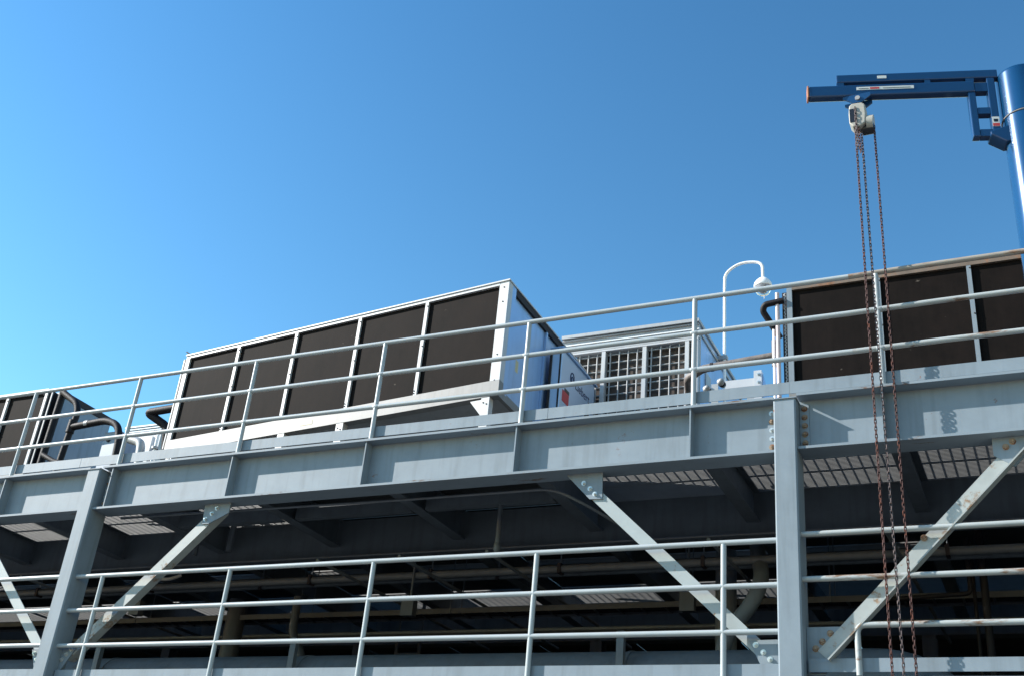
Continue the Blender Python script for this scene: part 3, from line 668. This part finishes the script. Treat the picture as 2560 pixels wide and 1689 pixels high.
MB().lathe([(.105, -.028), (.104, -.053), (.096, -.085), (.074, -.115), (.043, -.132), (.0, -.138)], (hx, cy, hz), 28).build('dome_cover', 'dome', t)
cm = MB().lathe([(.0, .02), (.048, .016), (.053, -.021), (.048, -.053), (.0, -.064)], (hx, cy, hz-.048), 18).build('lens_ball', 'greymetal', t)
MB().tube([(hx+.032, cy-.048, hz-.053), (hx+.043, cy-.064, hz-.058)], .023, 12).build('lens', 'black', cm)
MB().tube([(hx+.02, cy-.02, hz-.138), (hx+.02, cy-.02, hz-.21)], .006, 6).build('drip_tip', 'greymetal', t)

# ================================================================= jib crane
t = thing('jib_crane', 'blue jib crane with round mast cropped by the right edge', 'crane')
ax, ay = 3.425, .285; AR = R(15.456); hx0, hy0 = 2.084, -.1
ca, sa = math.cos(AR), math.sin(AR)
mast = MB().tube([(ax, ay, .015), (ax, ay, 2.56)], .193, 48).build('mast', 'bluemast', t)
MB().box(ax-.3, ax+.3, ay-.16, ay+.3, .013, .035).build('base_plate', 'blue', mast)
MB().lathe([(.2, .0), (.2, .01), (.2, .28), (.2, .455), (.2, .468), (.197, .478), (.19, .485), (.175, .49), (.1, .492), (.0, .492)], (ax, ay, 2.565), 48).build('rotating_sleeve', 'bluemast', t)
MB().lathe([(.193, 0), (.2025, .001), (.2025, .006), (.194, .007)], (ax, ay, 2.552), 48).build('seam_ring', 'guard', t)
MB().lathe([(.0, .03), (.016, .028), (.022, .01), (.018, -.01), (.012, -.03)], (ax-.11, ay-.05, 3.08), 14).build('grease_cap', 'bolt_rust', t)
def AB(mb, s0, s1, z0, z1, th=.07, off=0):
    def Q(s, d, z): return (hx0+s*ca-d*sa, hy0+s*sa+d*ca, z)
    d0, d1 = off-th/2, off+th/2
    return mb.corners([Q(s0, d0, z0), Q(s1, d0, z0), Q(s1, d1, z0), Q(s0, d1, z0), Q(s0, d0, z1), Q(s1, d0, z1), Q(s1, d1, z1), Q(s0, d1, z1)])
AB(MB(), -.435, .995, 2.868, 2.992, .085).build('boom_tube', 'blue', t, .012)
AB(MB(), -.452, -.4355, 2.862, 2.998, .092).build('end_cap', 'orange', t, .006)
AB(MB(), -.19, 1.20, 3.026, 3.118, .075).build('tie_tube', 'blue', t, .01)
AB(MB(), -.185, -.125, 2.9925, 3.0255, .07).build('spacer', 'blue', t); AB(MB(), .575, .625, 2.9925, 3.0255, .07).build('spacer', 'blue', t)
AB(MB(), .932, .996, 2.372, 2.8675, .075).build('front_upright', 'blue', t, .01); AB(MB(), .925, .996, 2.9925, 3.0255, .07).build('spacer', 'blue', t)
AB(MB(), 1.098, 1.168, 2.40, 3.0255, .075).build('rear_upright', 'blue', t, .01)
AB(MB(), .9965, 1.0975, 2.875, 2.972, .07).build('rung', 'blue', t); AB(MB(), .9965, 1.0975, 2.622, 2.690, .07).build('rung', 'blue', t)
AB(MB(), .9965, 1.0975, 2.378, 2.45, .07).build('rung', 'blue', t)
def Qp(s, d, z): return (hx0+s*ca-d*sa, hy0+s*sa+d*ca, z)
wp = [(1.07, 2.365), (1.07, 2.40), (1.33, 2.505), (1.33, 2.47), (1.22, 2.29), (1.19, 2.285)]
vs = [Qp(a_, -.075, b_) for a_, b_ in wp]+[Qp(a_, .075, b_) for a_, b_ in wp]
MB().add(vs, [tuple(range(6)), tuple(range(11, 5, -1))]+[(i, i+6, (i+1) % 6+6, (i+1) % 6) for i in range(6)]).build('roller_bracket', 'blue', t, .008)
MB().tube([Qp(1.29, -.10, 2.47), Qp(1.29, -.07, 2.47)], .035, 14).build('roller', 'black', t)
st = AB(MB(), -.018, .478, 2.926, 2.961, .002, -.0445).build('capacity_sticker', 'sticker', t)
AB(MB(), .10, .18, 2.933, 2.953, .001, -.0465).build('sticker_print', 'red', st); AB(MB(), .21, .45, 2.938, 2.943, .001, -.0465).build('sticker_print', 'seam_and_shade', st); AB(MB(), .0, .09, 2.938, 2.943, .001, -.0465).build('sticker_print', 'seam_and_shade', st)
AB(MB(), .17, .25, 3.058, 3.09, .002, -.0392).build('maker_sticker', 'sticker', t)
ws = AB(MB(), 1.103, 1.163, 2.475, 2.58, .002, -.0392).build('warning_sticker', 'sticker', t)
AB(MB(), 1.105, 1.161, 2.478, 2.51, .001, -.0408).build('sticker_print', 'red', ws); AB(MB(), 1.115, 1.15, 2.525, 2.555, .001, -.0408).build('sticker_print', 'black', ws)

# ---- chain hoist
t = thing('chain_hoist', 'cream chain hoist hanging from the crane boom on long rusty chains', 'hoist')
hy = -.1
MB().poly([(1.955, hy-.006-.055, 2.866), (2.195, hy-.006-.055, 2.866), (2.195, hy-.006-.055, 2.83), (2.12, hy-.006-.055, 2.775), (2.045, hy-.006-.055, 2.775), (1.955, hy-.006-.055, 2.84)][::-1], .012).build('trolley_plate', 'blue', t)
MB().poly([(1.955, hy+.05, 2.866), (2.195, hy+.05, 2.866), (2.195, hy+.05, 2.83), (2.12, hy+.05, 2.775), (2.045, hy+.05, 2.775), (1.955, hy+.05, 2.84)][::-1], .012).build('trolley_plate', 'blue', t)
MB().tube([(2.084, hy-.075, 2.82), (2.084, hy+.07, 2.82)], .022, 14).build('trolley_pin', 'guard', t)
MB().tube([(2.075, hy, 2.82), (2.075, hy, 2.77), (2.08, hy, 2.74)], .018, 10).build('hook', 'chain_grey', t)
body = MB().poly([(2.005, hy-.075, 2.74), (2.03, hy-.075, 2.765), (2.12, hy-.075, 2.76), (2.145, hy-.075, 2.73), (2.15, hy-.075, 2.62), (2.14, hy-.075, 2.53), (2.09, hy-.075, 2.495), (2.03, hy-.075, 2.505), (2.0, hy-.075, 2.55), (1.998, hy-.075, 2.65)][::-1], .12).build('hoist_body', 'hoist', t, .012)
MB().box(2.008, 2.066, hy-.0775, hy-.0755, 2.55, 2.70).build('chain_slot', 'black', body)
MB().tube([(2.145, hy+.0, 2.565), (2.2, hy+.0, 2.56)], .072, 24).build('hand_wheel_cover', 'hoist', t, .008)
MB().tube([(2.10, hy+.02, 2.515), (2.2, hy+.02, 2.515)], .05, 20).build('wheel_rim', 'black', t)
def chain(x0, x1, y, ztop, zbot, m, label=None, pitch=.031):
    b = MB(); n = int((ztop-zbot)/pitch)
    for k in range(n):
        z = ztop-k*pitch; x = x0+(x1-x0)*k/n; ph = R(38+90*(k % 2))+.12*math.sin(k*.37)
        ux, uy = math.cos(ph), math.sin(ph); pts = []
        a, c = .0085, .0125
        for q in range(12):
            an = 2*math.pi*q/12; e = a*math.cos(an); zz = a*math.sin(an)+(c if math.sin(an) > 1e-6 else (-c if math.sin(an) < -1e-6 else 0))
            pts.append((x+ux*e, y+uy*e, z+zz))
        b.tube(pts, .0039, 5, closed=True)
    o = b.build('chain', m, t); o['kind'] = 'stuff'
    return o
chain(2.045, 2.058, hy-.03, 2.58, -3.4, 'chain')
chain(2.092, 2.140, hy-.01, 2.52, -3.4, 'chain_grey')
chain(2.200, 2.214, hy+.01, 2.52, -3.4, 'chain')
chain(2.060, 2.062, hy-.084, 2.69, 2.2, 'chain_grey')
chain(2.074, 2.080, hy-.05, 2.52, 2.19, 'chain')
